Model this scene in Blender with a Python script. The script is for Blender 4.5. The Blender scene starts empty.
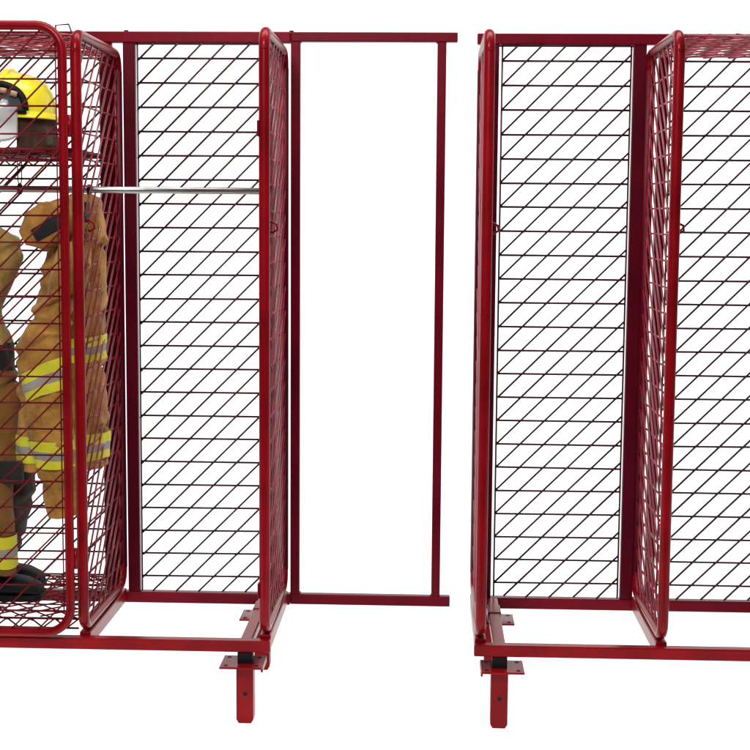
import bpy, bmesh, math, random
from mathutils import Vector, Matrix, noise
random.seed(7)
PI = math.pi
C = bpy.context.scene.collection
sc = bpy.context.scene
sc.view_settings.view_transform = 'Standard'
sc.view_settings.look = 'None'
sc.view_settings.exposure = 0
ZO = 0.285          # rack heights below are measured from the top of the base; the floor lies 285 mm lower

# ------------------------------------------------------------------ materials
def newmat(name):
    m = bpy.data.materials.new(name); m.use_nodes = True
    return m, m.node_tree, m.node_tree.nodes['Principled BSDF']

def paint(name, col, rough=.34, coat=.35, var=.25, scale=14, bump=.04, metallic=0., spec=.2, tint=None):
    m, nt, b = newmat(name)
    tc = nt.nodes.new('ShaderNodeTexCoord')
    n = nt.nodes.new('ShaderNodeTexNoise'); n.inputs['Scale'].default_value = scale; n.inputs['Detail'].default_value = 6
    nt.links.new(tc.outputs['Object'], n.inputs['Vector'])
    r = nt.nodes.new('ShaderNodeValToRGB')
    r.color_ramp.elements[0].position = .32; r.color_ramp.elements[1].position = .7
    r.color_ramp.elements[0].color = tuple(c*(1-var) for c in col)+(1,)
    r.color_ramp.elements[1].color = tuple(min(1, c*(1+var)) for c in col)+(1,)
    nt.links.new(n.outputs['Fac'], r.inputs['Fac'])
    nt.links.new(r.outputs['Color'], b.inputs['Base Color'])
    n2 = nt.nodes.new('ShaderNodeTexNoise'); n2.inputs['Scale'].default_value = scale*9; n2.inputs['Detail'].default_value = 3
    nt.links.new(tc.outputs['Object'], n2.inputs['Vector'])
    mr = nt.nodes.new('ShaderNodeMapRange'); mr.inputs['To Min'].default_value = rough*.75; mr.inputs['To Max'].default_value = min(1, rough*1.35)
    nt.links.new(n.outputs['Fac'], mr.inputs['Value']); nt.links.new(mr.outputs['Result'], b.inputs['Roughness'])
    bp = nt.nodes.new('ShaderNodeBump'); bp.inputs['Strength'].default_value = bump; bp.inputs['Distance'].default_value = .01
    nt.links.new(n2.outputs['Fac'], bp.inputs['Height']); nt.links.new(bp.outputs['Normal'], b.inputs['Normal'])
    b.inputs['Metallic'].default_value = metallic
    b.inputs['Coat Weight'].default_value = coat
    b.inputs['Coat Roughness'].default_value = .15
    b.inputs['Specular IOR Level'].default_value = spec
    if tint: b.inputs['Specular Tint'].default_value = tint+(1,)
    return m

def fabric(name, col, col2, scale=9, weave=900, bump=.35):
    m, nt, b = newmat(name)
    tc = nt.nodes.new('ShaderNodeTexCoord')
    n = nt.nodes.new('ShaderNodeTexNoise'); n.inputs['Scale'].default_value = scale; n.inputs['Detail'].default_value = 8; n.inputs['Roughness'].default_value = .65
    nt.links.new(tc.outputs['Object'], n.inputs['Vector'])
    r = nt.nodes.new('ShaderNodeValToRGB')
    r.color_ramp.elements[0].position = .35; r.color_ramp.elements[1].position = .65
    r.color_ramp.elements[0].color = col+(1,); r.color_ramp.elements[1].color = col2+(1,)
    nt.links.new(n.outputs['Fac'], r.inputs['Fac']); nt.links.new(r.outputs['Color'], b.inputs['Base Color'])
    w = nt.nodes.new('ShaderNodeTexNoise'); w.inputs['Scale'].default_value = weave
    nt.links.new(tc.outputs['Object'], w.inputs['Vector'])
    n3 = nt.nodes.new('ShaderNodeTexNoise'); n3.inputs['Scale'].default_value = 28; n3.inputs['Detail'].default_value = 4
    nt.links.new(tc.outputs['Object'], n3.inputs['Vector'])
    ad = nt.nodes.new('ShaderNodeMath'); ad.operation = 'MULTIPLY_ADD'; ad.inputs[1].default_value = .12
    nt.links.new(w.outputs['Fac'], ad.inputs[0]); nt.links.new(n3.outputs['Fac'], ad.inputs[2])
    bp = nt.nodes.new('ShaderNodeBump'); bp.inputs['Strength'].default_value = bump; bp.inputs['Distance'].default_value = .02
    nt.links.new(ad.outputs[0], bp.inputs['Height']); nt.links.new(bp.outputs['Normal'], b.inputs['Normal'])
    b.inputs['Roughness'].default_value = .85
    b.inputs['Specular IOR Level'].default_value = .2
    b.inputs['Sheen Weight'].default_value = .15
    return m

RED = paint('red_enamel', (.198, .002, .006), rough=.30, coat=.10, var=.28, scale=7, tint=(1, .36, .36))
RED_SHADED = paint('red_enamel_shaded', (.128, .0013, .010), rough=.36, coat=.03, var=.2, scale=5, tint=(1, .36, .36))  # same red enamel, darkened in colour for the shade at the rear
RED_SHADED_POST = paint('red_enamel_shaded_post', (.066, .001, .0075), rough=.38, coat=.02, var=.2, scale=5, tint=(1, .36, .36))  # same enamel again, deepest shade painted in for the rear posts
RED_SHADED_FRAME = paint('red_enamel_shaded_frame', (.108, .0012, .009), rough=.38, coat=.02, var=.2, scale=5, tint=(1, .36, .36))  # same enamel, weaker light on the open frame put into the colour
WIRE = paint('red_wire_lit', (.25, .009, .024), rough=.34, coat=.25, spec=.5, var=.25, scale=20)  # base colour lifted for the light the divider wires catch
WIRED = paint('dark_red_door_wire', (.118, .003, .007), rough=.4, coat=.05, spec=.22, var=.25, scale=20, tint=(1, .5, .5))
WIRE_SHADED = paint('red_wire_shaded', (.038, .004, .006), rough=.42, coat=.1, var=.3, scale=20)  # wire red darkened to look backlit against the white
BLACK = paint('black_paint', (.006, .005, .006), rough=.6, coat=0)
CHROME = paint('chrome', (.40, .39, .38), rough=.3, coat=0, var=.08, metallic=1., bump=.01)
YELLOW = paint('yellow_helmet_shell', (.84, .72, .025), rough=.28, coat=.5, var=.08, bump=.01)
RUBBER = paint('black_rubber', (.007, .008, .009), rough=.6, coat=.0, var=.4)
WHITEP = paint('white_face_shield', (.92, .92, .94), rough=.25, coat=.4, var=.03, bump=0)
WHITEP.node_tree.nodes['Principled BSDF'].inputs['Transmission Weight'].default_value = .6
BLUEP = paint('blue_shield_print', (.03, .03, .28), rough=.3, coat=.2, var=.1, bump=0)
LENS = paint('grey_goggle_lens', (.05, .065, .07), rough=.12, coat=.6, var=.3)
TAN_REFL = paint('tan_goggle_reflection', (.42, .27, .17), rough=.6, coat=0)  # colour of the tan reflections on the goggle frame
TAN = fabric('tan_turnout_cloth', (.24, .105, .018), (.62, .315, .072))  # dark tone of the mottling stands in for shadows on the cloth
TANR = fabric('olive_tan_turnout_cloth', (.24, .135, .030), (.54, .36, .11))
BROWN = fabric('brown_turnout_cloth', (.14, .062, .013), (.25, .115, .026))
GREY = fabric('charcoal_turnout_cloth', (.028, .025, .024), (.06, .05, .046))
DARK = fabric('black_reinforcement', (.010, .010, .012), (.024, .022, .024))
CURTAIN = fabric('dark_brown_neck_cloth', (.035, .016, .008), (.085, .04, .018))
LIME = fabric('lime_reflective_trim', (.58, .56, .02), (.72, .68, .05), bump=.1)
SILVER = fabric('silver_reflective_trim', (.25, .23, .19), (.36, .33, .27), bump=.1)

def backdrop_mat():
    m, nt, b = newmat('glowing_white_sweep')
    b.inputs['Base Color'].default_value = (.6, .6, .6, 1); b.inputs['Roughness'].default_value = .9
    b.inputs['Specular IOR Level'].default_value = 0
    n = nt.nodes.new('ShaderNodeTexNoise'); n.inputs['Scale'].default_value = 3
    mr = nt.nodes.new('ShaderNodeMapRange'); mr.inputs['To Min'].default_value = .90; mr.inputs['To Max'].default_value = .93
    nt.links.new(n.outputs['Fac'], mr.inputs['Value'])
    b.inputs['Emission Color'].default_value = (1, 1, 1, 1)  # glow added to the sweep: clean white ground and soft fill light
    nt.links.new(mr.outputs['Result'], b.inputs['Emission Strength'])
    return m

# ------------------------------------------------------------------ object helpers
def link(name, me, mats, parent=None):
    o = bpy.data.objects.new(name, me); C.objects.link(o)
    for m in (mats if isinstance(mats, (list, tuple)) else [mats]): me.materials.append(m)
    if parent is not None:
        o.parent = parent
        off = Vector((0, 0, 0)); p = parent
        while p: off += p.location; p = p.parent
        me.transform(Matrix.Translation(-off))
    return o

def finish(name, bm, mats, parent=None, smooth=None, loc=None):
    bm.transform(Matrix.Translation((0, 0, ZO)))
    bm.normal_update()
    if smooth:
        for f in bm.faces: f.smooth = True
    me = bpy.data.meshes.new(name); bm.to_mesh(me); bm.free()
    if loc is not None:
        l = Vector(loc)+Vector((0, 0, ZO))
        me.transform(Matrix.Translation(-l))
        o = link(name, me, mats, None); o.location = l
        return o
    return link(name, me, mats, parent)

def empty(name, label, cat, loc, group=None):
    o = bpy.data.objects.new(name, None); C.objects.link(o); o.location = loc
    tag(o, label, cat, group); return o

def tag(o, label, cat, group=None):
    o['label'] = label; o['category'] = cat
    if group: o['group'] = group

def box(bm, x0, x1, y0, y1, z0, z1, bev=.003, mat=0):
    t = bmesh.new()
    bmesh.ops.create_cube(t, size=1)
    for v in t.verts:
        v.co = Vector(((x0+x1)/2+v.co.x*(x1-x0), (y0+y1)/2+v.co.y*(y1-y0), (z0+z1)/2+v.co.z*(z1-z0)))
    if bev: bmesh.ops.bevel(t, geom=list(t.edges), offset=bev, segments=2, affect='EDGES', profile=.5)
    for f in t.faces: f.material_index = mat
    me = bpy.data.meshes.new('tmp'); t.to_mesh(me); t.free(); bm.from_mesh(me); bpy.data.meshes.remove(me)

def tube(bm, pts, r, seg=10, closed=False, mat=0):
    pts = [Vector(p) for p in pts]; n = len(pts); rings = []
    up = None
    for i, p in enumerate(pts):
        if closed: d = (pts[(i+1) % n]-pts[i-1]).normalized()
        else: d = (pts[min(i+1, n-1)]-pts[max(i-1, 0)]).normalized()
        if up is None:
            up = d.orthogonal().normalized()
        up = (up-d*up.dot(d)).normalized(); s = d.cross(up)
        rr = r[i] if isinstance(r, (list, tuple)) else r
        rings.append([bm.verts.new(p+(up*math.cos(2*PI*k/seg)+s*math.sin(2*PI*k/seg))*rr) for k in range(seg)])
    if closed:      # match the last ring with the first one without twist
        rg = range(n)
    else: rg = range(n-1)
    for i in rg:
        a, b = rings[i], rings[(i+1) % n]
        off = 0
        if closed and i == n-1:
            off = min(range(seg), key=lambda k: (a[0].co-b[k].co).length)
        for k in range(seg):
            f = bm.faces.new((a[k], a[(k+1) % seg], b[(k+1+off) % seg], b[(k+off) % seg])); f.smooth = True; f.material_index = mat
    if not closed:
        for rr_ in (rings[0][::-1], rings[-1]):
            f = bm.faces.new(rr_); f.material_index = mat

def wire(bm, a, b, r=.0024, seg=6, wob=.0012):
    a = Vector(a); b = Vector(b)
    a += Vector((random.uniform(-wob, wob), random.uniform(-wob, wob)*.5, random.uniform(-wob, wob)))
    b += Vector((random.uniform(-wob, wob), random.uniform(-wob, wob)*.5, random.uniform(-wob, wob)))
    tube(bm, [a, b], r, seg)

def rounded_loop(u0, u1, v0, v1, r, n=7):
    out = []
    for cx, cy, a0 in ((u1-r, v1-r, 0), (u0+r, v1-r, PI/2), (u0+r, v0+r, PI), (u1-r, v0+r, 1.5*PI)):
        for k in range(n+1):
            a = a0+PI/2*k/n
            out.append((cx+r*math.cos(a), cy+r*math.sin(a)))
    return out

def grid(u0, u1, v0, v1, pitch, vphase, dphase, slope=1, dpitch=None, both=False, hook=.0):
    """row wires at v = vphase + k*pitch and 45 degree wires u-v = dphase + k*pitch, clipped to the panel"""
    dpitch = dpitch or pitch
    rows, dias = [], []
    k = math.ceil((v0-vphase)/pitch)
    while vphase+k*pitch <= v1:
        v = vphase+k*pitch; rows.append(((u0, v), (u1, v))); k += 1
    for sg in ((slope, -slope) if both else (slope,)):
        lo = min(u0-sg*v for v in (v0, v1)); hi = max(u1-sg*v for v in (v0, v1))
        k = math.ceil((lo-dphase)/dpitch)
        while dphase+k*dpitch < hi:
            c = dphase+k*dpitch; k += 1           # u = c + sg*v
            va, vb = sorted(((u0-c)/sg, (u1-c)/sg))
            va, vb = max(va, v0), min(vb, v1)
            if vb-va < .012: continue
            dias.append(((c+sg*va, va), (c+sg*vb, vb)))
    return rows, dias

# ------------------------------------------------------------------ rack parts
R = .0155            # divider tube radius
P = .0743            # wire pitch
YR0, YR1 = .52, .549 # rear frame, front and back face
RAIL_T, RAIL_B = -.043, -.0765

def back_mesh(parent, x0, x1, dph, ztop=1.687, zbot=-.044, zph=1.640):
    """wire grid in the plane of the rear frame, with border wires"""
    y = .528; bm = bmesh.new()
    rows, dias = grid(x0, x1, zbot, ztop, P, zph, dph)
    for (a, b) in rows: wire(bm, (a[0], y, a[1]), (b[0], y, b[1]), .0034)
    for (a, b) in dias:
        a = (a[0], a[1]); ext = random.uniform(.004, .012)
        wire(bm, (a[0]-ext*.5+.004, y-.0045, a[1]-ext*.5+.004), (b[0], y-.0062, b[1]), .0033)
    for (a, b) in dias:                       # weld nuggets where the wires cross
        for (r0, r1) in rows:
            t = (r0[1]-a[1])/(b[1]-a[1])
            if .01 < t < .99:
                bmesh.ops.create_icosphere(bm, subdivisions=1, radius=.0042*random.uniform(.8, 1.15), matrix=Matrix.Translation((a[0]+t*(b[0]-a[0])+random.uniform(-.001, .001), y-.003, r0[1])))
    for x in (x0-.001, x1+.001): wire(bm, (x, y-.001, zbot), (x, y-.001, ztop), .0030, wob=.0006)
    wire(bm, (x0, y-.001, ztop), (x1, y-.001, ztop), .0026, wob=.0006)
    finish('wire_mesh', bm, WIRE_SHADED, parent)

def divider(parent, x, top, rowph, mirrored, hooks=True):
    y0, y1, z0, z1 = 0., .530, -.0175, top-R
    bm = bmesh.new()
    tube(bm, [(x, a, b) for a, b in rounded_loop(y0, y1, z0, z1, .045)], R, 14, True)
    d = finish('divider', bm, RED, parent)
    bm = bmesh.new(); tube(bm, [(x, y1, z0+.05), (x, y1, z1-.05)], R+.0009, 14); finish('rear_shade_shell', bm, RED_SHADED_POST, d)  # dark shell around the rear upright, carries its shade as colour
    bm = bmesh.new()
    s = -1 if mirrored else 1
    rows, dias = grid(y0+.008, y1-.0175, z0+.005, z1-.005, P, rowph, .02)
    for (a, b) in rows: wire(bm, (x, a[0], a[1]), (x, b[0], b[1]), .0029)
    for (a, b) in dias: wire(bm, (x+.0045*s, a[0], a[1]), (x+.0055*s, b[0], b[1]), .0029)
    for yy in (y0+.021, y1-.022): wire(bm, (x-.001*s, yy, z0), (x-.001*s, yy, z1), .0024)
    for zz in (z0+.021, z1-.021): wire(bm, (x-.001*s, y0, zz), (x-.001*s, y1, zz), .0024)
    finish('wire_mesh', bm, WIRE, d)
    # bolts on the front bend
    bm = bmesh.new()
    for zz in (z1-.045, ): tube(bm, [(x, y0-R-.003, zz), (x, y0-R+.004, zz)], .0055, 8)
    finish('bolt', bm, RED, d)
    return d

def coat_hook(d, x, y, z, s):
    bm = bmesh.new()
    tube(bm, [(x, y, z+.012), (x+s*.012, y, z+.013), (x+s*.026, y-.004, z+.006), (x+s*.028, y-.004, z-.008), (x+s*.016, y, z-.016), (x, y, z-.015)], .0036, 8)
    finish('coat_hook', bm, RED, d)

def foot(root, x, yc, flip, hole=True):
    """square leg with an adjuster plate: inner stub blackened for its shade, plate, outer tube with a pin hole"""
    w = .0245
    y0 = yc-.024
    bm = bmesh.new()
    zt, zb = -.116, -.2845
    # outer tube built with a chamfered lower end
    b2 = bmesh.new()
    prof = [(-w, zt), (w, zt), (w, zb+.011), (w-.007, zb), (-w+.007, zb), (-w, zb+.011)]
    fr = [b2.verts.new((x+a, y0, z)) for a, z in prof]; bk = [b2.verts.new((x+a, y0+.048, z)) for a, z in prof]
    b2.faces.new(fr); b2.faces.new(bk[::-1])
    for i in range(6): b2.faces.new((fr[i], bk[i], bk[(i+1) % 6], fr[(i+1) % 6]))
    bmesh.ops.recalc_face_normals(b2, faces=b2.faces)
    bmesh.ops.bevel(b2, geom=list(b2.edges), offset=.0012, segments=1, affect='EDGES')
    me = bpy.data.meshes.new('t'); b2.to_mesh(me); b2.free(); bm.from_mesh(me); bpy.data.meshes.remove(me)
    leg = finish('leg', bm, RED, root)
    bm = bmesh.new(); box(bm, x-.0215, x+.0215, yc-.019, yc+.019, -.118, RAIL_B-.001, .002)
    finish('inner_stub', bm, BLACK, leg)  # recessed tube lies in shadow, painted here as black
    bm = bmesh.new()
    px = .008*flip
    box(bm, x+px-.061, x+px+.061, yc-.057, yc+.062, -.1165, -.1105, .002)
    # turned-down lip on the outer end
    xl = x+px+(-.061 if flip > 0 else .061)
    box(bm, min(xl, xl+.004*flip)-.001, max(xl, xl+.004*flip)+.001, yc-.045, yc+.055, -.128, -.112, .002)
    pl = finish('foot_plate', bm, RED, root)
    for sx in (-1, 1):
        for sy in (-1, 1):
            cx, cy = x+px+sx*.044, yc+.002+sy*.04
            bm = bmesh.new(); tube(bm, [(cx, cy, -.112), (cx, cy, -.1098)], .0065, 10)
            finish('bolt_hole', bm, BLACK, pl)
    if hole:
        bm = bmesh.new(); tube(bm, [(x+.001, y0+.004, -.198), (x+.001, y0-.0006, -.198)], .0062, 14)
        finish('pin_hole', bm, BLACK, leg)

def beam(root, name, x0, x1, y0, y1, z0, z1, mat, bev=.0035):
    bm = bmesh.new(); box(bm, x0, x1, y0, y1, z0, z1, bev); return finish(name, bm, mat, root)

def flat_mesh(name, parent, x0, x1, y0, y1, z, mat, truss=True, pitch=P, zig=.034):
    """horizontal wire shelf: rows, diagonals both ways and a zigzag truss along the front"""
    bm = bmesh.new()
    rows, dias = grid(x0, x1, y0, y1, pitch, y0+.004, .01, both=True, dpitch=P)
    for a, b in rows: wire(bm, (a[0], a[1], z), (b[0], b[1], z), .0027)
    for i, (a, b) in enumerate(dias): wire(bm, (a[0], a[1], z+.005*(1 if b[0] > a[0] else -1)), (b[0], b[1], z+.005*(1 if b[0] > a[0] else -1)), .0025)
    for yy in (y0, y1):
        wire(bm, (x0, yy, z), (x1, yy, z), .0034, wob=.0004)
        if truss:
            wire(bm, (x0, yy, z-.027), (x1, yy, z-.027), .0034, wob=.0004)
            n = int((x1-x0)/zig)
            pts = [(x0+(x1-x0)*i/n, yy, z-(.027 if i % 2 else 0)) for i in range(n+1)]
            for p, q in zip(pts, pts[1:]): wire(bm, p, q, .0026, wob=0)
    for xx in (x0, x1): wire(bm, (xx, y0, z), (xx, y1, z), .0030, wob=.0004)
    return finish(name, bm, mat, parent)

# ------------------------------------------------------------------ LEFT RACK
DX = (-.52, 0., .52)
rack = empty('locker_rack', 'red wire mesh locker rack with firefighter gear inside and an empty open side frame', 'locker rack', (0, .26, 0))
XL = -.56
beam(rack, 'front_rail', XL, .5375, -.020, .014, RAIL_B, RAIL_T, RED)
beam(rack, 'rear_rail', XL, .5420, YR0-.001, YR1+.003, -.083, -.047, RED_SHADED)
beam(rack, 'top_beam', XL, .5420, YR0-.001, YR1+.001, 1.688, 1.7225, RED_SHADED)
for x in DX: beam(rack, 'cross_rail', x-.016, x+.016, .0145, YR0-.0015, RAIL_B-.001, RAIL_T+.009, RED)
for lx, fl in ((.465, -1),):
    for x in (lx,):
        beam(rack, 'leg_rail', x-.0175, x+.0175, .0145, YR0-.0015, RAIL_B+.002, RAIL_T-.004, RED)
        beam(rack, 'rail_sleeve', x-.0205, x+.0205, .335, .425, RAIL_B-.001, RAIL_T-.001, RED)
        foot(rack, x, .004, fl); foot(rack, x-.008, .50, fl, False)
foot(rack, -.465, .004, 1); foot(rack, -.465, .50, 1, False)
beam(rack, 'leg_rail', -.4825, -.4475, .0145, YR0-.0015, RAIL_B+.002, RAIL_T-.004, RED)
# open frame to the right of the last divider
bm = bmesh.new()
box(bm, .5428, 1.0565, YR0, YR1, 1.6926, 1.7220)
box(bm, .5428, 1.0545, YR0, YR1, -.0800, -.0467)
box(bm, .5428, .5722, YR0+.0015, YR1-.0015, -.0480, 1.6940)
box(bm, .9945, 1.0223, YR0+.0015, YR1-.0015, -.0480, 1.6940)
finish('open_frame', bm, RED_SHADED_FRAME, rack)
for x0_, x1_ in ((.5722, .5722), (.9945, .9945)):
    for zz, sg in ((1.6926, -1), (-.0467, 1)):
        s_ = 1 if x0_ < .6 else -1
        bm = bmesh.new()
        pts_ = [(x0_, YR0+.002+.003*k, zz) for k in range(9)]
        tube(bm, pts_, [.0035*random.uniform(.8, 1.25) for _ in pts_], 8); finish('weld_bead', bm, RED_SHADED_FRAME, rack)
# rear uprights and wire backs
for x, w in ((-.496, .030), (-.050, .035), (.0205, .038), (.475, .0285)):
    beam(rack, 'upright', x, x+w, YR0+.0015, YR1-.0015, -.0475, 1.6895, RED_SHADED_POST)
bp = beam(rack, 'back_panel', -.466, -.046, .5335, .5375, 1.683, 1.6885, WIRE_SHADED, .001); back_mesh(bp, -.459, -.053, .0753-1.6414+.035)
bp = beam(rack, 'back_panel', .0590, .475, .5335, .5375, 1.683, 1.6885, WIRE_SHADED, .001); back_mesh(bp, .0665, .466, .0753-1.6414)
divs = {}
for x, tp, ph in ((-.52, 1.670, 1.55), (0., 1.668, 1.535), (.52, 1.677, 1.545)):
    divs[x] = divider(rack, x, tp, ph, False)
coat_hook(divs[0.], -.003, .10, 1.128, 1); coat_hook(divs[.52], .52, .085, 1.128, 1); coat_hook(divs[-.52], -.52, .10, 1.128, 1)
for zz in (1.397, .10):
    bm = bmesh.new(); box(bm, .5005, .507, -.012, .010, zz-.022, zz+.022, .0015); finish('latch_tab', bm, RED_SHADED, divs[.52])
# door in front of the left cell
bm = bmesh.new()
loop = rounded_loop(-.489, -.0285, -.0230, 1.669, .072, 9)
tube(bm, [(a, -.035, b) for a, b in loop], .0128, 14, True)
door = finish('door', bm, RED, rack)
bm = bmesh.new()
rows, dias = grid(-.482, -.036, -.012, 1.660, P, 1.0802, -.069-.932)
for a, b in rows: wire(bm, (a[0], -.035, a[1]), (b[0], -.035, b[1]), .0026)
for a, b in dias: wire(bm, (a[0], -.040, a[1]), (b[0], -.040, b[1]), .0026)
wire(bm, (-.0475, -.034, .03), (-.0475, -.034, 1.62), .0022); wire(bm, (-.470, -.034, .03), (-.470, -.034, 1.62), .0022)
finish('wire_mesh', bm, WIRED, door)
for zz in (1.40, .19):
    bm = bmesh.new(); tube(bm, [(-.0145, -.024, zz-.03), (-.0145, -.024, zz+.03)], .0062, 10); finish('hinge', bm, RED, door)
# roof, gear shelf, floor shelf
flat_mesh('roof_mesh', rack, -.503, -.017, .005, .510, 1.648, WIRE, truss=False)
shelf = flat_mesh('shelf', rack, -.503, -.017, .012, .505, 1.336, WIRED)
flat_mesh('floor_mesh', rack, -.503, -.017, .012, .505, .004, WIRED, truss=True)
for xx in (-.21, -.45):
    bm = bmesh.new(); tube(bm, [(xx, .29, 1.330), (xx-.012, .27, 1.30), (xx-.075, .20, 1.215), (xx-.10, .18, 1.19)], .0045, 8)
    finish('shelf_brace', bm, WIRE, shelf)
# hanging rod through both cells
bm = bmesh.new(); tube(bm, [(-.51, .16, 1.231), (.512, .16, 1.2285)], .0098, 18)
rod = finish('hanging_rod', bm, CHROME, rack)
for x in (-.0085, .5095):
    bm = bmesh.new(); tube(bm, [(x, .16, 1.2297), (x+.006, .16, 1.2297)], .0155, 14); finish('rod_socket', bm, BLACK, rod)
bm = bmesh.new()
tube(bm, [(-.200, .16, 1.318), (-.2005, .16, 1.255), (-.2035, .16, 1.246)]+[(-.206, .16+.0125*math.sin(t), 1.231+.0125*math.cos(t)) for t in [2*PI*k/14 for k in range(15)]]+[(-.2085, .16, 1.246), (-.2115, .16, 1.255), (-.212, .16, 1.318)], [.0016]*3+[.005]*15+[.0016]*3, 8)
finish('rod_hanger', bm, BLACK, rod)
bm = bmesh.new()
tube(bm, [(-.178, .47, 1.66), (-.176, .48, 1.735), (-.136, .48, 1.738), (-.118, .46, 1.700)], .0026, 6)
finish('roof_clip', bm, WIRE_SHADED, rack)
# bolts on the top beam
for x in (.03, .544):
    bm = bmesh.new(); tube(bm, [(x, .535, 1.7222), (x, .535, 1.7275)], .007, 8); finish('bolt', bm, RED_SHADED, rack)

# ------------------------------------------------------------------ RIGHT RACK
rr = empty('locker_rack', 'empty red wire mesh locker rack without door or rod, standing apart on the right', 'locker rack', (1.65, .26, 0))
X3, X4, X5 = 1.1343, 1.6466, 2.166
XR = 2.206
beam(rr, 'front_rail', 1.1158, XR, -.020, .014, RAIL_B, RAIL_T, RED)
beam(rr, 'rear_rail', 1.121, XR, YR0-.001, YR1+.003, -.083, -.047, RED_SHADED)
beam(rr, 'top_beam', 1.1165, XR, YR0-.001, YR1+.001, 1.686, 1.7195, RED_SHADED)
for x in (X3, X4, X5): beam(rr, 'cross_rail', x-.016, x+.016, .0145, YR0-.0015, RAIL_B-.001, RAIL_T+.009, RED)
for x, fl in ((1.189, 1), (2.11, -1)):
    beam(rr, 'leg_rail', x-.0175, x+.0175, .0145, YR0-.0015, RAIL_B+.002, RAIL_T-.004, RED)
    beam(rr, 'rail_sleeve', x-.0205, x+.0205, .335, .425, RAIL_B-.001, RAIL_T-.001, RED)
    foot(rr, x, .004, fl); foot(rr, x, .50, fl, False)
for x, w in ((1.1545, .030), (1.5943, .0400), (1.6720, .030), (2.114, .030)):
    beam(rr, 'upright', x, x+w, YR0+.0015, YR1-.0015, -.0475, 1.6875, RED_SHADED_POST)
bp = beam(rr, 'back_panel', 1.1850, 1.594, .5335, .5375, 1.680, 1.6855, WIRE_SHADED, .001); back_mesh(bp, 1.1945, 1.586, 1.3424-1.636, ztop=1.684, zph=1.6363)
bp = beam(rr, 'back_panel', 1.7025, 2.113, .5335, .5375, 1.680, 1.6855, WIRE_SHADED, .001); back_mesh(bp, 1.711, 2.105, 1.3424-1.636+.03, ztop=1.684, zph=1.6363)
dv = {}
for x, tp, ph in ((X3, 1.673, 1.55), (X4, 1.672, 1.56), (X5, 1.672, 1.54)):
    dv[x] = divider(rr, x, tp, ph, True)
coat_hook(dv[X3], X3+.006, .05, 1.130, 1); coat_hook(dv[X4], X4+.005, .045, 1.134, 1)
flat_mesh('roof_mesh', rr, X4+.017, X5-.017, .005, .510, 1.650, WIRE, truss=False)

# ------------------------------------------------------------------ GEAR IN THE LEFT CELL
def fold(p, amp, sc_=9., seed=0., zs=.55):
    q = Vector((p.x*sc_+seed, p.y*sc_, p.z*sc_*zs))
    return amp*(noise.noise(q)+.55*noise.noise(q*2.1+Vector((3, 1, 7)))+.28*(1-2*abs(noise.noise(q*3.7))))

def loft(name, rings, mats, parent=None, seg=40, amp=.008, seed=0., sub=4, matfn=None, loc=None, cap=True, grow=0., zs=.55, creases=()):
    """rings: (cx, cy, cz, rx, ry, rot, tilt) swept into one cloth surface with soft folds"""
    bm = bmesh.new(); prev = None; allr = []
    fine = []
    n = len(rings)
    for i in range(n-1):
        a, b = rings[i], rings[i+1]; a0 = rings[max(i-1, 0)]; b1 = rings[min(i+2, n-1)]
        for k in range(sub):
            t = k/sub
            fine.append(tuple(.5*((2*q1)+(-q0+q2)*t+(2*q0-5*q1+4*q2-q3)*t*t+(-q0+3*q1-3*q2+q3)*t**3) for q0, q1, q2, q3 in zip(a0, a, b, b1)))
    fine.append(rings[-1])
    for (cx, cy, cz, rx, ry, rot, tilt) in fine:
        ring = []
        for k in range(seg):
            a = 2*PI*k/seg
            lx, ly = (rx+grow)*math.copysign(abs(math.cos(a))**.85, math.cos(a)), (ry+grow)*math.copysign(abs(math.sin(a))**.85, math.sin(a))
            x = cx+lx*math.cos(rot)-ly*math.sin(rot); y = cy+lx*math.sin(rot)+ly*math.cos(rot)
            z = cz+tilt*(x-cx)
            p = Vector((x, y, z)); d = Vector((x-cx, y-cy, 0)).normalized()
            p += d*fold(p, amp, seed=seed, zs=zs)
            for (cz_, dep, wd, sl) in creases:      # sharp tucks where the cloth buckles
                h = p.z-cz_-sl*(p.x-cx)-.02*noise.noise(Vector((p.x*20+cz_*9, p.y*20, 0)))
                p -= d*dep*(math.exp(-(h/wd)**2)-.7*math.exp(-((h-1.8*wd)/wd)**2))
            p.z += fold(Vector((x, y, z*.3)), amp*.6, seed=seed+4)
            ring.append(bm.verts.new(p))
        allr.append(ring)
    for i, (r0, r1) in enumerate(zip(allr, allr[1:])):
        for k in range(seg):
            f = bm.faces.new((r0[k], r1[k], r1[(k+1) % seg], r0[(k+1) % seg])); f.smooth = True
            if matfn: f.material_index = matfn(i/(len(allr)-1), f.calc_center_median())
    if cap:
        bm.faces.new(allr[0]); bm.faces.new(allr[-1][::-1])
    bmesh.ops.recalc_face_normals(bm, faces=bm.faces)
    return finish(name, bm, mats, parent, loc=loc)

def interp(rings, t):
    s = t*(len(rings)-1); i = min(int(s), len(rings)-2); f = s-i
    return tuple(a*(1-f)+b*f for a, b in zip(rings[i], rings[i+1]))

def at_z(rings, z):
    for a, b in zip(rings, rings[1:]):
        if a[2] >= z >= b[2]:
            f = (a[2]-z)/(a[2]-b[2]); return tuple(p*(1-f)+q*f for p, q in zip(a, b))
    return rings[-1]

def band(parent, rings, z1, z0, amp, seed, tilt=None, seg=40):
    """lime - silver - lime trim wrapped over a cloth loft"""
    rs = []
    N = 9
    for k in range(N):
        r = list(at_z(rings, z1+(z0-z1)*k/(N-1)))
        if tilt is not None: r[6] = tilt
        rs.append(tuple(r))
    return loft('reflective_band', rs, [LIME, SILVER], parent, seg=seg, amp=amp, seed=seed, sub=2, grow=.0045, cap=False,
                matfn=lambda t, c: 1 if .34 < t < .64 else 0)

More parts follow.
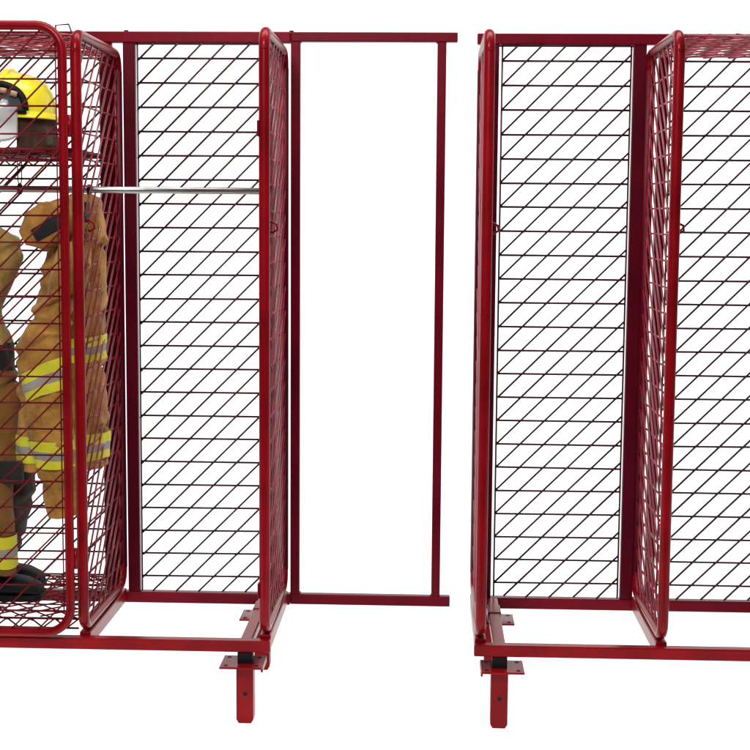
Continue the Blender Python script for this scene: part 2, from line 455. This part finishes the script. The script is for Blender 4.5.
# jacket hanging at the right of the cell
rot = .75
body = [(-.050, .29, 1.185, .040, .045, rot, 0), (-.058, .28, 1.15, .060, .055, rot, 0), (-.066, .275, 1.10, .078, .064, rot, 0), (-.070, .27, 1.03, .084, .066, rot, 0),
        (-.078, .265, .94, .094, .064, rot, 0), (-.094, .255, .85, .112, .066, rot, 0), (-.108, .25, .72, .130, .072, rot, 0),
        (-.114, .25, .60, .138, .078, rot, 0), (-.114, .25, .48, .138, .080, rot, 0), (-.112, .25, .405, .136, .076, rot, 0)]
coat = loft('turnout_coat', body, TAN, None, amp=.016, seed=2., sub=12, seg=72, creases=[(1.02, .010, .012, .5), (.90, .006, .016, -.4), (.66, .012, .014, .35), (.56, .010, .012, -.3)], loc=(-.11, .25, 1.2))
tag(coat, 'tan firefighter jacket with lime striped bands and black collar patch, hung beside the mesh divider', 'jacket')
band(coat, body, .80, .725, .016, 2.)
band(coat, body, .512, .432, .016, 2.)
slv = [(-.050, .165, 1.075, .040, .050, .4, 0), (-.056, .140, 1.010, .050, .055, .3, .1), (-.072, .125, .936, .054, .056, .2, .2), (-.110, .115, .870, .066, .058, .1, .35), (-.134, .112, .815, .070, .060, .1, .4),
       (-.138, .110, .75, .066, .058, 0, .42), (-.126, .110, .655, .060, .056, 0, .35), (-.122, .115, .526, .058, .054, 0, .1), (-.106, .125, .42, .054, .050, 0, 0), (-.082, .13, .282, .052, .046, 0, .05)]
sleeve = loft('sleeve', slv, TAN, coat, amp=.012, seed=5., sub=12, seg=64, zs=.9, creases=[(.90, .014, .012, .5), (.845, .012, .011, -.3), (.785, .010, .011, .45), (.600, .008, .011, .3), (.36, .008, .012, -.4)])
band(sleeve, slv, .725, .640, .010, 5.)
band(sleeve, slv, .508, .428, .010, 5., tilt=.0)
# collar flipped open
col = [(-.035, .31, 1.175, .030, .030, 0, 0)]
def along(name, pts, rad, mats, parent, seg=24, amp=.006, seed=0., flat=.7, matfn=None):
    bm = bmesh.new(); rings = []; P_ = [Vector(p) for p in pts]
    sub = 6; fp = []; fr = []
    for i in range(len(P_)-1):
        for k in range(sub):
            t = k/sub; fp.append(P_[i].lerp(P_[i+1], t)); fr.append(rad[i]*(1-t)+rad[i+1]*t)
    fp.append(P_[-1]); fr.append(rad[-1])
    for _ in range(3):
        fp = [fp[0]]+[(fp[i-1]+fp[i]*2+fp[i+1])/4 for i in range(1, len(fp)-1)]+[fp[-1]]
    for i, p in enumerate(fp):
        d = (fp[min(i+1, len(fp)-1)]-fp[max(i-1, 0)]).normalized()
        up = Vector((0, -1, 0)); up = (up-d*up.dot(d)).normalized(); s = d.cross(up)
        ring = []
        for k in range(seg):
            a = 2*PI*k/seg
            q = p+up*math.cos(a)*fr[i]*flat+s*math.sin(a)*fr[i]
            q += (q-p).normalized()*fold(q, amp, 14, seed); ring.append(bm.verts.new(q))
        rings.append(ring)
    for i, (a, b) in enumerate(zip(rings, rings[1:])):
        for k in range(seg):
            f = bm.faces.new((a[k], b[k], b[(k+1) % seg], a[(k+1) % seg])); f.smooth = True
            if matfn: f.material_index = matfn(f.calc_center_median())
    bm.faces.new(rings[0]); bm.faces.new(rings[-1][::-1])
    bmesh.ops.recalc_face_normals(bm, faces=bm.faces)
    return finish(name, bm, mats, parent)
col = along('collar', [(-.018, .34, 1.19), (-.045, .28, 1.185), (-.085, .22, 1.155), (-.125, .185, 1.128), (-.165, .165, 1.105), (-.200, .160, 1.088)], [.022, .040, .056, .066, .058, .024], TAN, coat, seed=3., amp=.011)
from mathutils.bvhtree import BVHTree
def patch(name, parent, target, quad, mat, off=.0025, n=14):
    """a cloth patch laid on the front of another part: corners in x, z, dropped on it along y"""
    o0 = Vector((0, 0, 0)); p = target
    while p: o0 += p.location; p = p.parent
    tr = BVHTree.FromPolygons([v.co+o0 for v in target.data.vertices], [list(f.vertices) for f in target.data.polygons])
    bm = bmesh.new(); g = {}
    for i in range(n+1):
        for j in range(n+1):
            s_, t_ = i/n, j/n
            x = (quad[0][0]*(1-s_)+quad[1][0]*s_)*(1-t_)+(quad[3][0]*(1-s_)+quad[2][0]*s_)*t_
            z = (quad[0][1]*(1-s_)+quad[1][1]*s_)*(1-t_)+(quad[3][1]*(1-s_)+quad[2][1]*s_)*t_
            h = tr.ray_cast(Vector((x, -1, z+ZO)), Vector((0, 1, 0)))
            if h[0] is not None: g[i, j] = bm.verts.new(h[0]-Vector((0, off, ZO)))
    for i in range(n):
        for j in range(n):
            k = [(i, j), (i+1, j), (i+1, j+1), (i, j+1)]
            if all(q in g for q in k):
                f = bm.faces.new([g[q] for q in k]); f.smooth = True
    o = finish(name, bm, mat, parent)
    md = o.modifiers.new('thick', 'SOLIDIFY'); md.thickness = .003
    return o
patch('collar_lining', coat, col, [(-.150, 1.078), (-.085, 1.118), (-.085, 1.170), (-.168, 1.112)], DARK)
bm = bmesh.new(); tube(bm, [(-.045, .235, 1.215), (-.042, .22, 1.245), (-.038, .185, 1.252), (-.036, .16, 1.243), (-.036, .150, 1.231)], .003, 8)
finish('hanger_loop', bm, BLACK, coat)
bm = bmesh.new(); box(bm, -.021, -.016, .165, .215, 1.135, 1.195, .002); finish('collar_tab', bm, DARK, coat)
bm = bmesh.new(); box(bm, -.024, -.017, .15, .20, 1.07, 1.105, .003); finish('throat_strap', bm, RED, coat)

# second jacket, mostly past the left edge of the picture
b2 = [(-.335, .23, 1.122, .050, .04, 0, 0), (-.330, .22, 1.085, .096, .06, 0, 0), (-.325, .21, 1.045, .104, .07, 0, 0), (-.325, .21, 1.0, .090, .07, 0, 0), (-.338, .21, .93, .074, .065, 0, 0), (-.355, .21, .885, .066, .06, 0, 0),
      (-.352, .21, .85, .066, .06, 0, 0), (-.345, .21, .795, .082, .065, 0, 0), (-.343, .21, .73, .084, .07, 0, 0), (-.340, .21, .675, .090, .07, 0, 0), (-.330, .21, .64, .104, .075, 0, 0), (-.328, .21, .52, .105, .078, 0, 0), (-.330, .21, .375, .102, .078, 0, 0)]
coat2 = loft('turnout_coat', b2, [TANR, DARK, BROWN], None, amp=.012, seed=9., sub=10, seg=64, creases=[(1.0, .010, .014, .6), (.62, .010, .012, .4), (.52, .010, .013, -.5)], loc=(-.33, .21, 1.14),
             matfn=lambda t, c: 0 if c.z > .78 else (1 if c.z > .70 else 2))
tag(coat2, 'olive tan firefighter jacket with dark brown lower half, left of the tan striped jacket', 'jacket')
bm = bmesh.new(); tube(bm, [(-.335, .22, 1.12), (-.335, .20, 1.20), (-.335, .175, 1.245), (-.335, .15, 1.235)], .003, 8); finish('hanger_loop', bm, BLACK, coat2)
bm = bmesh.new(); box(bm, -.280, -.205, .118, .150, .372, .440, .008); finish('pocket', bm, DARK, coat2)

# trousers standing in the boots
lg = [(-.270, .25, .43, .062, .05, 0, 0), (-.262, .25, .37, .056, .05, 0, 0), (-.264, .25, .30, .047, .048, 0, 0), (-.281, .26, .22, .040, .045, 0, 0), (-.306, .28, .13, .036, .045, 0, 0), (-.315, .30, .06, .036, .045, 0, 0)]
trs = loft('turnout_trousers', lg, GREY, None, amp=.010, seed=12., sub=10, seg=56, creases=[(.28, .007, .012, .5), (.20, .007, .011, -.4), (.13, .008, .010, .3)], loc=(-.30, .24, .44))
tag(trs, 'firefighter trousers with one charcoal and one brown leg, lime ankle band, above black boots', 'trousers')
lb = [(-.318, .165, .43, .064, .045, 0, 0), (-.308, .16, .33, .060, .045, 0, 0), (-.300, .155, .22, .056, .045, 0, 0), (-.290, .15, .10, .054, .045, 0, 0)]
tl = loft('leg', lb, BROWN, trs, amp=.009, seed=15., sub=8, seg=56)
band(tl, lb, .215, .120, .009, 15.)

def boot(x_toe, yc, zf, label):
    """rubber boot, toe towards the right, with shaft, pull-on collar and ribbed sole"""
    L = .275
    sec = [(0., .030, .020, .030), (.012, .040, .034, .036), (.045, .047, .050, .046), (.10, .048, .060, .054), (.15, .044, .078, .066), (.19, .043, .135, .08), (.235, .043, .150, .085), (.27, .038, .150, .08)]
    bm = bmesh.new(); rings = []
    for d, hw, h, _ in sec:
        x = x_toe-d; ring = []
        for k in range(20):
            a = 2*PI*k/20
            cy, cz = math.cos(a), math.sin(a)
            zz = zf+.014+(h*.5)+h*.5*math.copysign(abs(cz)**.7, cz)
            ring.append(bm.verts.new((x, yc+hw*math.copysign(abs(cy)**.8, cy), zz)))
        rings.append(ring)
    for a, b in zip(rings, rings[1:]):
        for k in range(20):
            f = bm.faces.new((a[k], b[k], b[(k+1) % 20], a[(k+1) % 20])); f.smooth = True
    bm.faces.new(rings[0]); bm.faces.new(rings[-1][::-1])
    xs = x_toe-.222
    prof = [(.10, .054, .050), (.15, .052, .048), (.20, .055, .050), (.26, .060, .054), (.30, .063, .056), (.305, .058, .052)]
    rings = [[bm.verts.new((xs+rx*math.cos(2*PI*k/20), yc+ry*math.sin(2*PI*k/20), zf+z)) for k in range(20)] for z, rx, ry in prof]
    for a, b in zip(rings, rings[1:]):
        for k in range(20):
            f = bm.faces.new((a[k], a[(k+1) % 20], b[(k+1) % 20], b[k])); f.smooth = True
    bm.faces.new(rings[-1]); bm.faces.new(rings[0][::-1])
    bmesh.ops.recalc_face_normals(bm, faces=bm.faces)
    b = finish('boot', bm, RUBBER, None, loc=(xs, yc, zf))
    tag(b, label, 'boot')
    bm = bmesh.new()
    out = [(0.004, .028), (-.012, .040), (-.05, .050), (-.10, .050), (-.15, .044), (-.24, .046), (-.278, .034)]
    top = [(x_toe+a, yc+w_) for a, w_ in out]+[(x_toe+a, yc-w_) for a, w_ in out[::-1]]
    lo = [bm.verts.new((x, y, zf+.001)) for x, y in top]; hi = [bm.verts.new((x, y, zf+.019)) for x, y in top]
    n = len(top)
    for i in range(n): bm.faces.new((lo[i], lo[(i+1) % n], hi[(i+1) % n], hi[i]))
    bm.faces.new(lo[::-1]); bm.faces.new(hi)
    bmesh.ops.recalc_face_normals(bm, faces=bm.faces)
    finish('sole', bm, BLACK, b)
boot(-.208, .345, .010, 'black rubber boot further back on the mesh floor, its toe pointing right')
boot(-.175, .205, .010, 'black rubber boot nearest the mesh door, under the lime ankle band')

# helmet on the shelf
hx, hy, hz = -.2380, .215, 1.438
bm = bmesh.new(); seg = 48; rings = []
prof = [(1.00, .0), (1.0, .018), (.975, .043), (.91, .071), (.80, .094), (.62, .112), (.40, .122), (.18, .127)]
for s, z in prof:
    ring = []
    for k in range(seg):
        a = 2*PI*k/seg; rg = 1+.018*max(0, math.cos(a*4))**6*(1-s*.2)
        ring.append(bm.verts.new((hx+.124*s*rg*math.cos(a), hy+.148*s*rg*math.sin(a), hz+z)))
    rings.append(ring)
for a, b in zip(rings, rings[1:]):
    for k in range(seg):
        f = bm.faces.new((a[k], a[(k+1) % seg], b[(k+1) % seg], b[k])); f.smooth = True
f = bm.faces.new(rings[-1]); f.smooth = True
ridge = [(0, -1.0, .03), (0, -.93, .065), (0, -.75, .101), (0, -.4, .124), (0, 0, .130), (0, .4, .124), (0, .75, .101), (0, .95, .06)]
helmet = finish('helmet', bm, YELLOW, None, loc=(hx, hy, hz))
tag(helmet, 'yellow firefighter helmet with goggles and dark neck curtain sitting on the upper shelf', 'helmet')
bm = bmesh.new(); tube(bm, [(hx, hy+.148*b, hz+c) for a, b, c in ridge], [.010]*8, 10); finish('crown_ridge', bm, YELLOW, helmet)
bm = bmesh.new(); rings = []
for s, z in ((.99, .012), (1.04, .006), (1.13, -.006), (1.135, -.010), (1.10, -.010), (.98, .002)):
    rings.append([bm.verts.new((hx+.124*s*math.cos(2*PI*k/seg), hy+.148*s*(1+.07*max(0, math.sin(2*PI*k/seg)))*math.sin(2*PI*k/seg), hz+z-.006*max(0, math.sin(2*PI*k/seg)))) for k in range(seg)])
for a, b in zip(rings, rings[1:]+rings[:1]):
    for k in range(seg):
        f = bm.faces.new((a[k], a[(k+1) % seg], b[(k+1) % seg], b[k])); f.smooth = True
bmesh.ops.recalc_face_normals(bm, faces=bm.faces)
finish('brim', bm, YELLOW, helmet)
# neck curtain in two flaps, open at the front and at the back
for A0, A1 in ((-PI/2+.40, 1.72), (2.6, 1.5*PI-.60)):
    bm = bmesh.new(); rows_ = []
    for j in range(9):
        t = j/8; row = []
        for k in range(49):
            a = A0+(A1-A0)*k/48
            w = 1+.035*math.sin(a*11)*t+.02*math.sin(a*23+1)*t
            row.append(bm.verts.new((hx+.118*w*(1+.06*t)*math.cos(a), hy+.142*w*math.sin(a), hz-.004-t*(.088+.006*math.sin(a*5)))))
        rows_.append(row)
    for a, b in zip(rows_, rows_[1:]):
        for k in range(48):
            f = bm.faces.new((a[k], a[k+1], b[k+1], b[k])); f.smooth = True
    o = finish('neck_curtain', bm, CURTAIN, helmet)
    md = o.modifiers.new('thick', 'SOLIDIFY'); md.thickness = .004
bm = bmesh.new(); rings = []
for s_, z in ((.97, .003), (.90, .030), (.6, .060), (.2, .07)):
    rings.append([bm.verts.new((hx+.124*s_*math.cos(2*PI*k/32), hy+.148*s_*math.sin(2*PI*k/32), hz+z)) for k in range(32)])
for a, b in zip(rings, rings[1:]):
    for k in range(32): bm.faces.new((a[k], a[(k+1) % 32], b[(k+1) % 32], b[k]))
bm.faces.new(rings[-1]); finish('liner', bm, DARK, helmet)
# white shield with a blue corner on the front of the brim
bm = bmesh.new(); rows_ = []
for j in range(13):
    t = j/12; row = []
    for k in range(25):
        a = -PI/2+(-.60+1.12*k/24)
        row.append(bm.verts.new((hx-.006+.124*math.cos(a), hy+.178*math.sin(a), hz+.023-t*.102+(.018*abs((k-12)/12)**4)*t)))
    rows_.append(row)
for i, (a, b) in enumerate(zip(rows_, rows_[1:])):
    for k in range(24):
        f = bm.faces.new((a[k], a[k+1], b[k+1], b[k])); f.smooth = True
        f.material_index = 1 if (i < 5 and 5 < k < 12) else 0
o = finish('front_shield', bm, [WHITEP, BLUEP], helmet)
md = o.modifiers.new('thick', 'SOLIDIFY'); md.thickness = .003
# goggles strapped on the front of the shell
def onshell(u, v, out):   # u: angle from the front, v: height above the brim
    z = v; s = 1.0
    for (s0, z0), (s1, z1) in zip(prof, prof[1:]):
        if z0 <= z <= z1: s = s0+(s1-s0)*(z-z0)/(z1-z0); break
    a = -PI/2+u
    return Vector((hx-.006+(.124*s+out)*math.cos(a), hy+(.148*s+out)*math.sin(a), hz+z))
bm = bmesh.new(); N = 24
path = []
for k in range(N+1):
    t = PI*k/N
    path.append(onshell(-.60*math.cos(t), .010+.074*math.sin(t)**.7, .016))
tube(bm, path, .0105, 10); tube(bm, [onshell(-.60+1.20*k/12, .008, .019) for k in range(13)], .008, 10)
gog = finish('goggles', bm, BLACK, helmet)
bm = bmesh.new(); rws = []
for j in range(7):
    row = []
    for k in range(N+1):
        t = PI*k/N; f_ = j/6
        row.append(bm.verts.new(onshell(-.58*math.cos(t), .010+f_*.070*math.sin(t)**.7, .014+.006*(1-f_))))
    rws.append(row)
for a, b in zip(rws, rws[1:]):
    for k in range(N):
        f = bm.faces.new((a[k], a[k+1], b[k+1], b[k])); f.smooth = True
bmesh.ops.remove_doubles(bm, verts=bm.verts, dist=.0005)
finish('lens', bm, LENS, gog)
for u in (-.34, -.08, .18, .38):
    bm = bmesh.new(); tube(bm, [onshell(u-.06, .066-.06*u*u, .0235), onshell(u+.06, .064-.08*u*u, .0235)], .0085, 8)
    finish('tan_reflection', bm, TAN_REFL, gog)  # tan pieces stand in for reflections on the top of the frame

# ------------------------------------------------------------------ SETTING: added white sweep with its own glow
bm = bmesh.new()
prof_ = [(-.95, 0.)]+[(2.2+.9*math.sin(t), .9-.9*math.cos(t)) for t in [PI/2*k/14 for k in range(15)]]+[(3.1, 4.2)]
cols = [[bm.verts.new((x, y, z-ZO)) for y, z in prof_] for x in (-4.6, -1.2, 3.0, 6.6)]
for a, b in zip(cols, cols[1:]):
    for k in range(len(prof_)-1):
        f = bm.faces.new((a[k], b[k], b[k+1], a[k+1])); f.smooth = True
bd = finish('backdrop', bm, backdrop_mat()); bd['kind'] = 'structure'

# ------------------------------------------------------------------ light
w = bpy.data.worlds.new('World'); sc.world = w; w.use_nodes = True
w.node_tree.nodes['Background'].inputs['Color'].default_value = (1, 1, 1, 1)
w.node_tree.nodes['Background'].inputs['Strength'].default_value = .12
def area(name, loc, target, sx, sy, power, col=(1, 1, 1)):
    l = bpy.data.lights.new(name, 'AREA'); l.shape = 'RECTANGLE'; l.size = sx; l.size_y = sy; l.energy = power; l.color = col
    o = bpy.data.objects.new(name, l); C.objects.link(o); o.location = loc
    o.rotation_euler = (Vector(target)-Vector(loc)).to_track_quat('-Z', 'Y').to_euler()
area('key_softbox', (.2, -3.2, 3.4), (.75, .1, .9), 1.3, 1.3, 128, (1, .97, .93))
area('top_softbox', (.9, .1, 3.9), (.85, .3, 1), 3.4, 1.0, 88)

# ------------------------------------------------------------------ camera
cam = bpy.data.cameras.new('camera'); co = bpy.data.objects.new('camera', cam); C.objects.link(co)
cx, cy, cz, yaw, pit, rol, fpx = .9791, -4.0455, 1.1571, .0370, -.1077, .0074, 1459.95
cam.sensor_fit = 'HORIZONTAL'; cam.sensor_width = 36; cam.lens = fpx/750*36
cam.clip_end = 100
def inv_apply(v):
    x, y, z = v
    c, s = math.cos(rol), math.sin(rol); x, z = c*x-s*z, s*x+c*z
    c, s = math.cos(pit), math.sin(pit); y, z = c*y-s*z, s*y+c*z
    c, s = math.cos(yaw), math.sin(yaw); x, y = c*x-s*y, s*x+c*y
    return Vector((x, y, z))
rx, ry, rz = inv_apply((1, 0, 0)), inv_apply((0, 0, 1)), inv_apply((0, -1, 0))
M = Matrix(((rx.x, ry.x, rz.x, cx), (rx.y, ry.y, rz.y, cy), (rx.z, ry.z, rz.z, cz+ZO), (0, 0, 0, 1)))
co.matrix_world = M
sc.camera = co
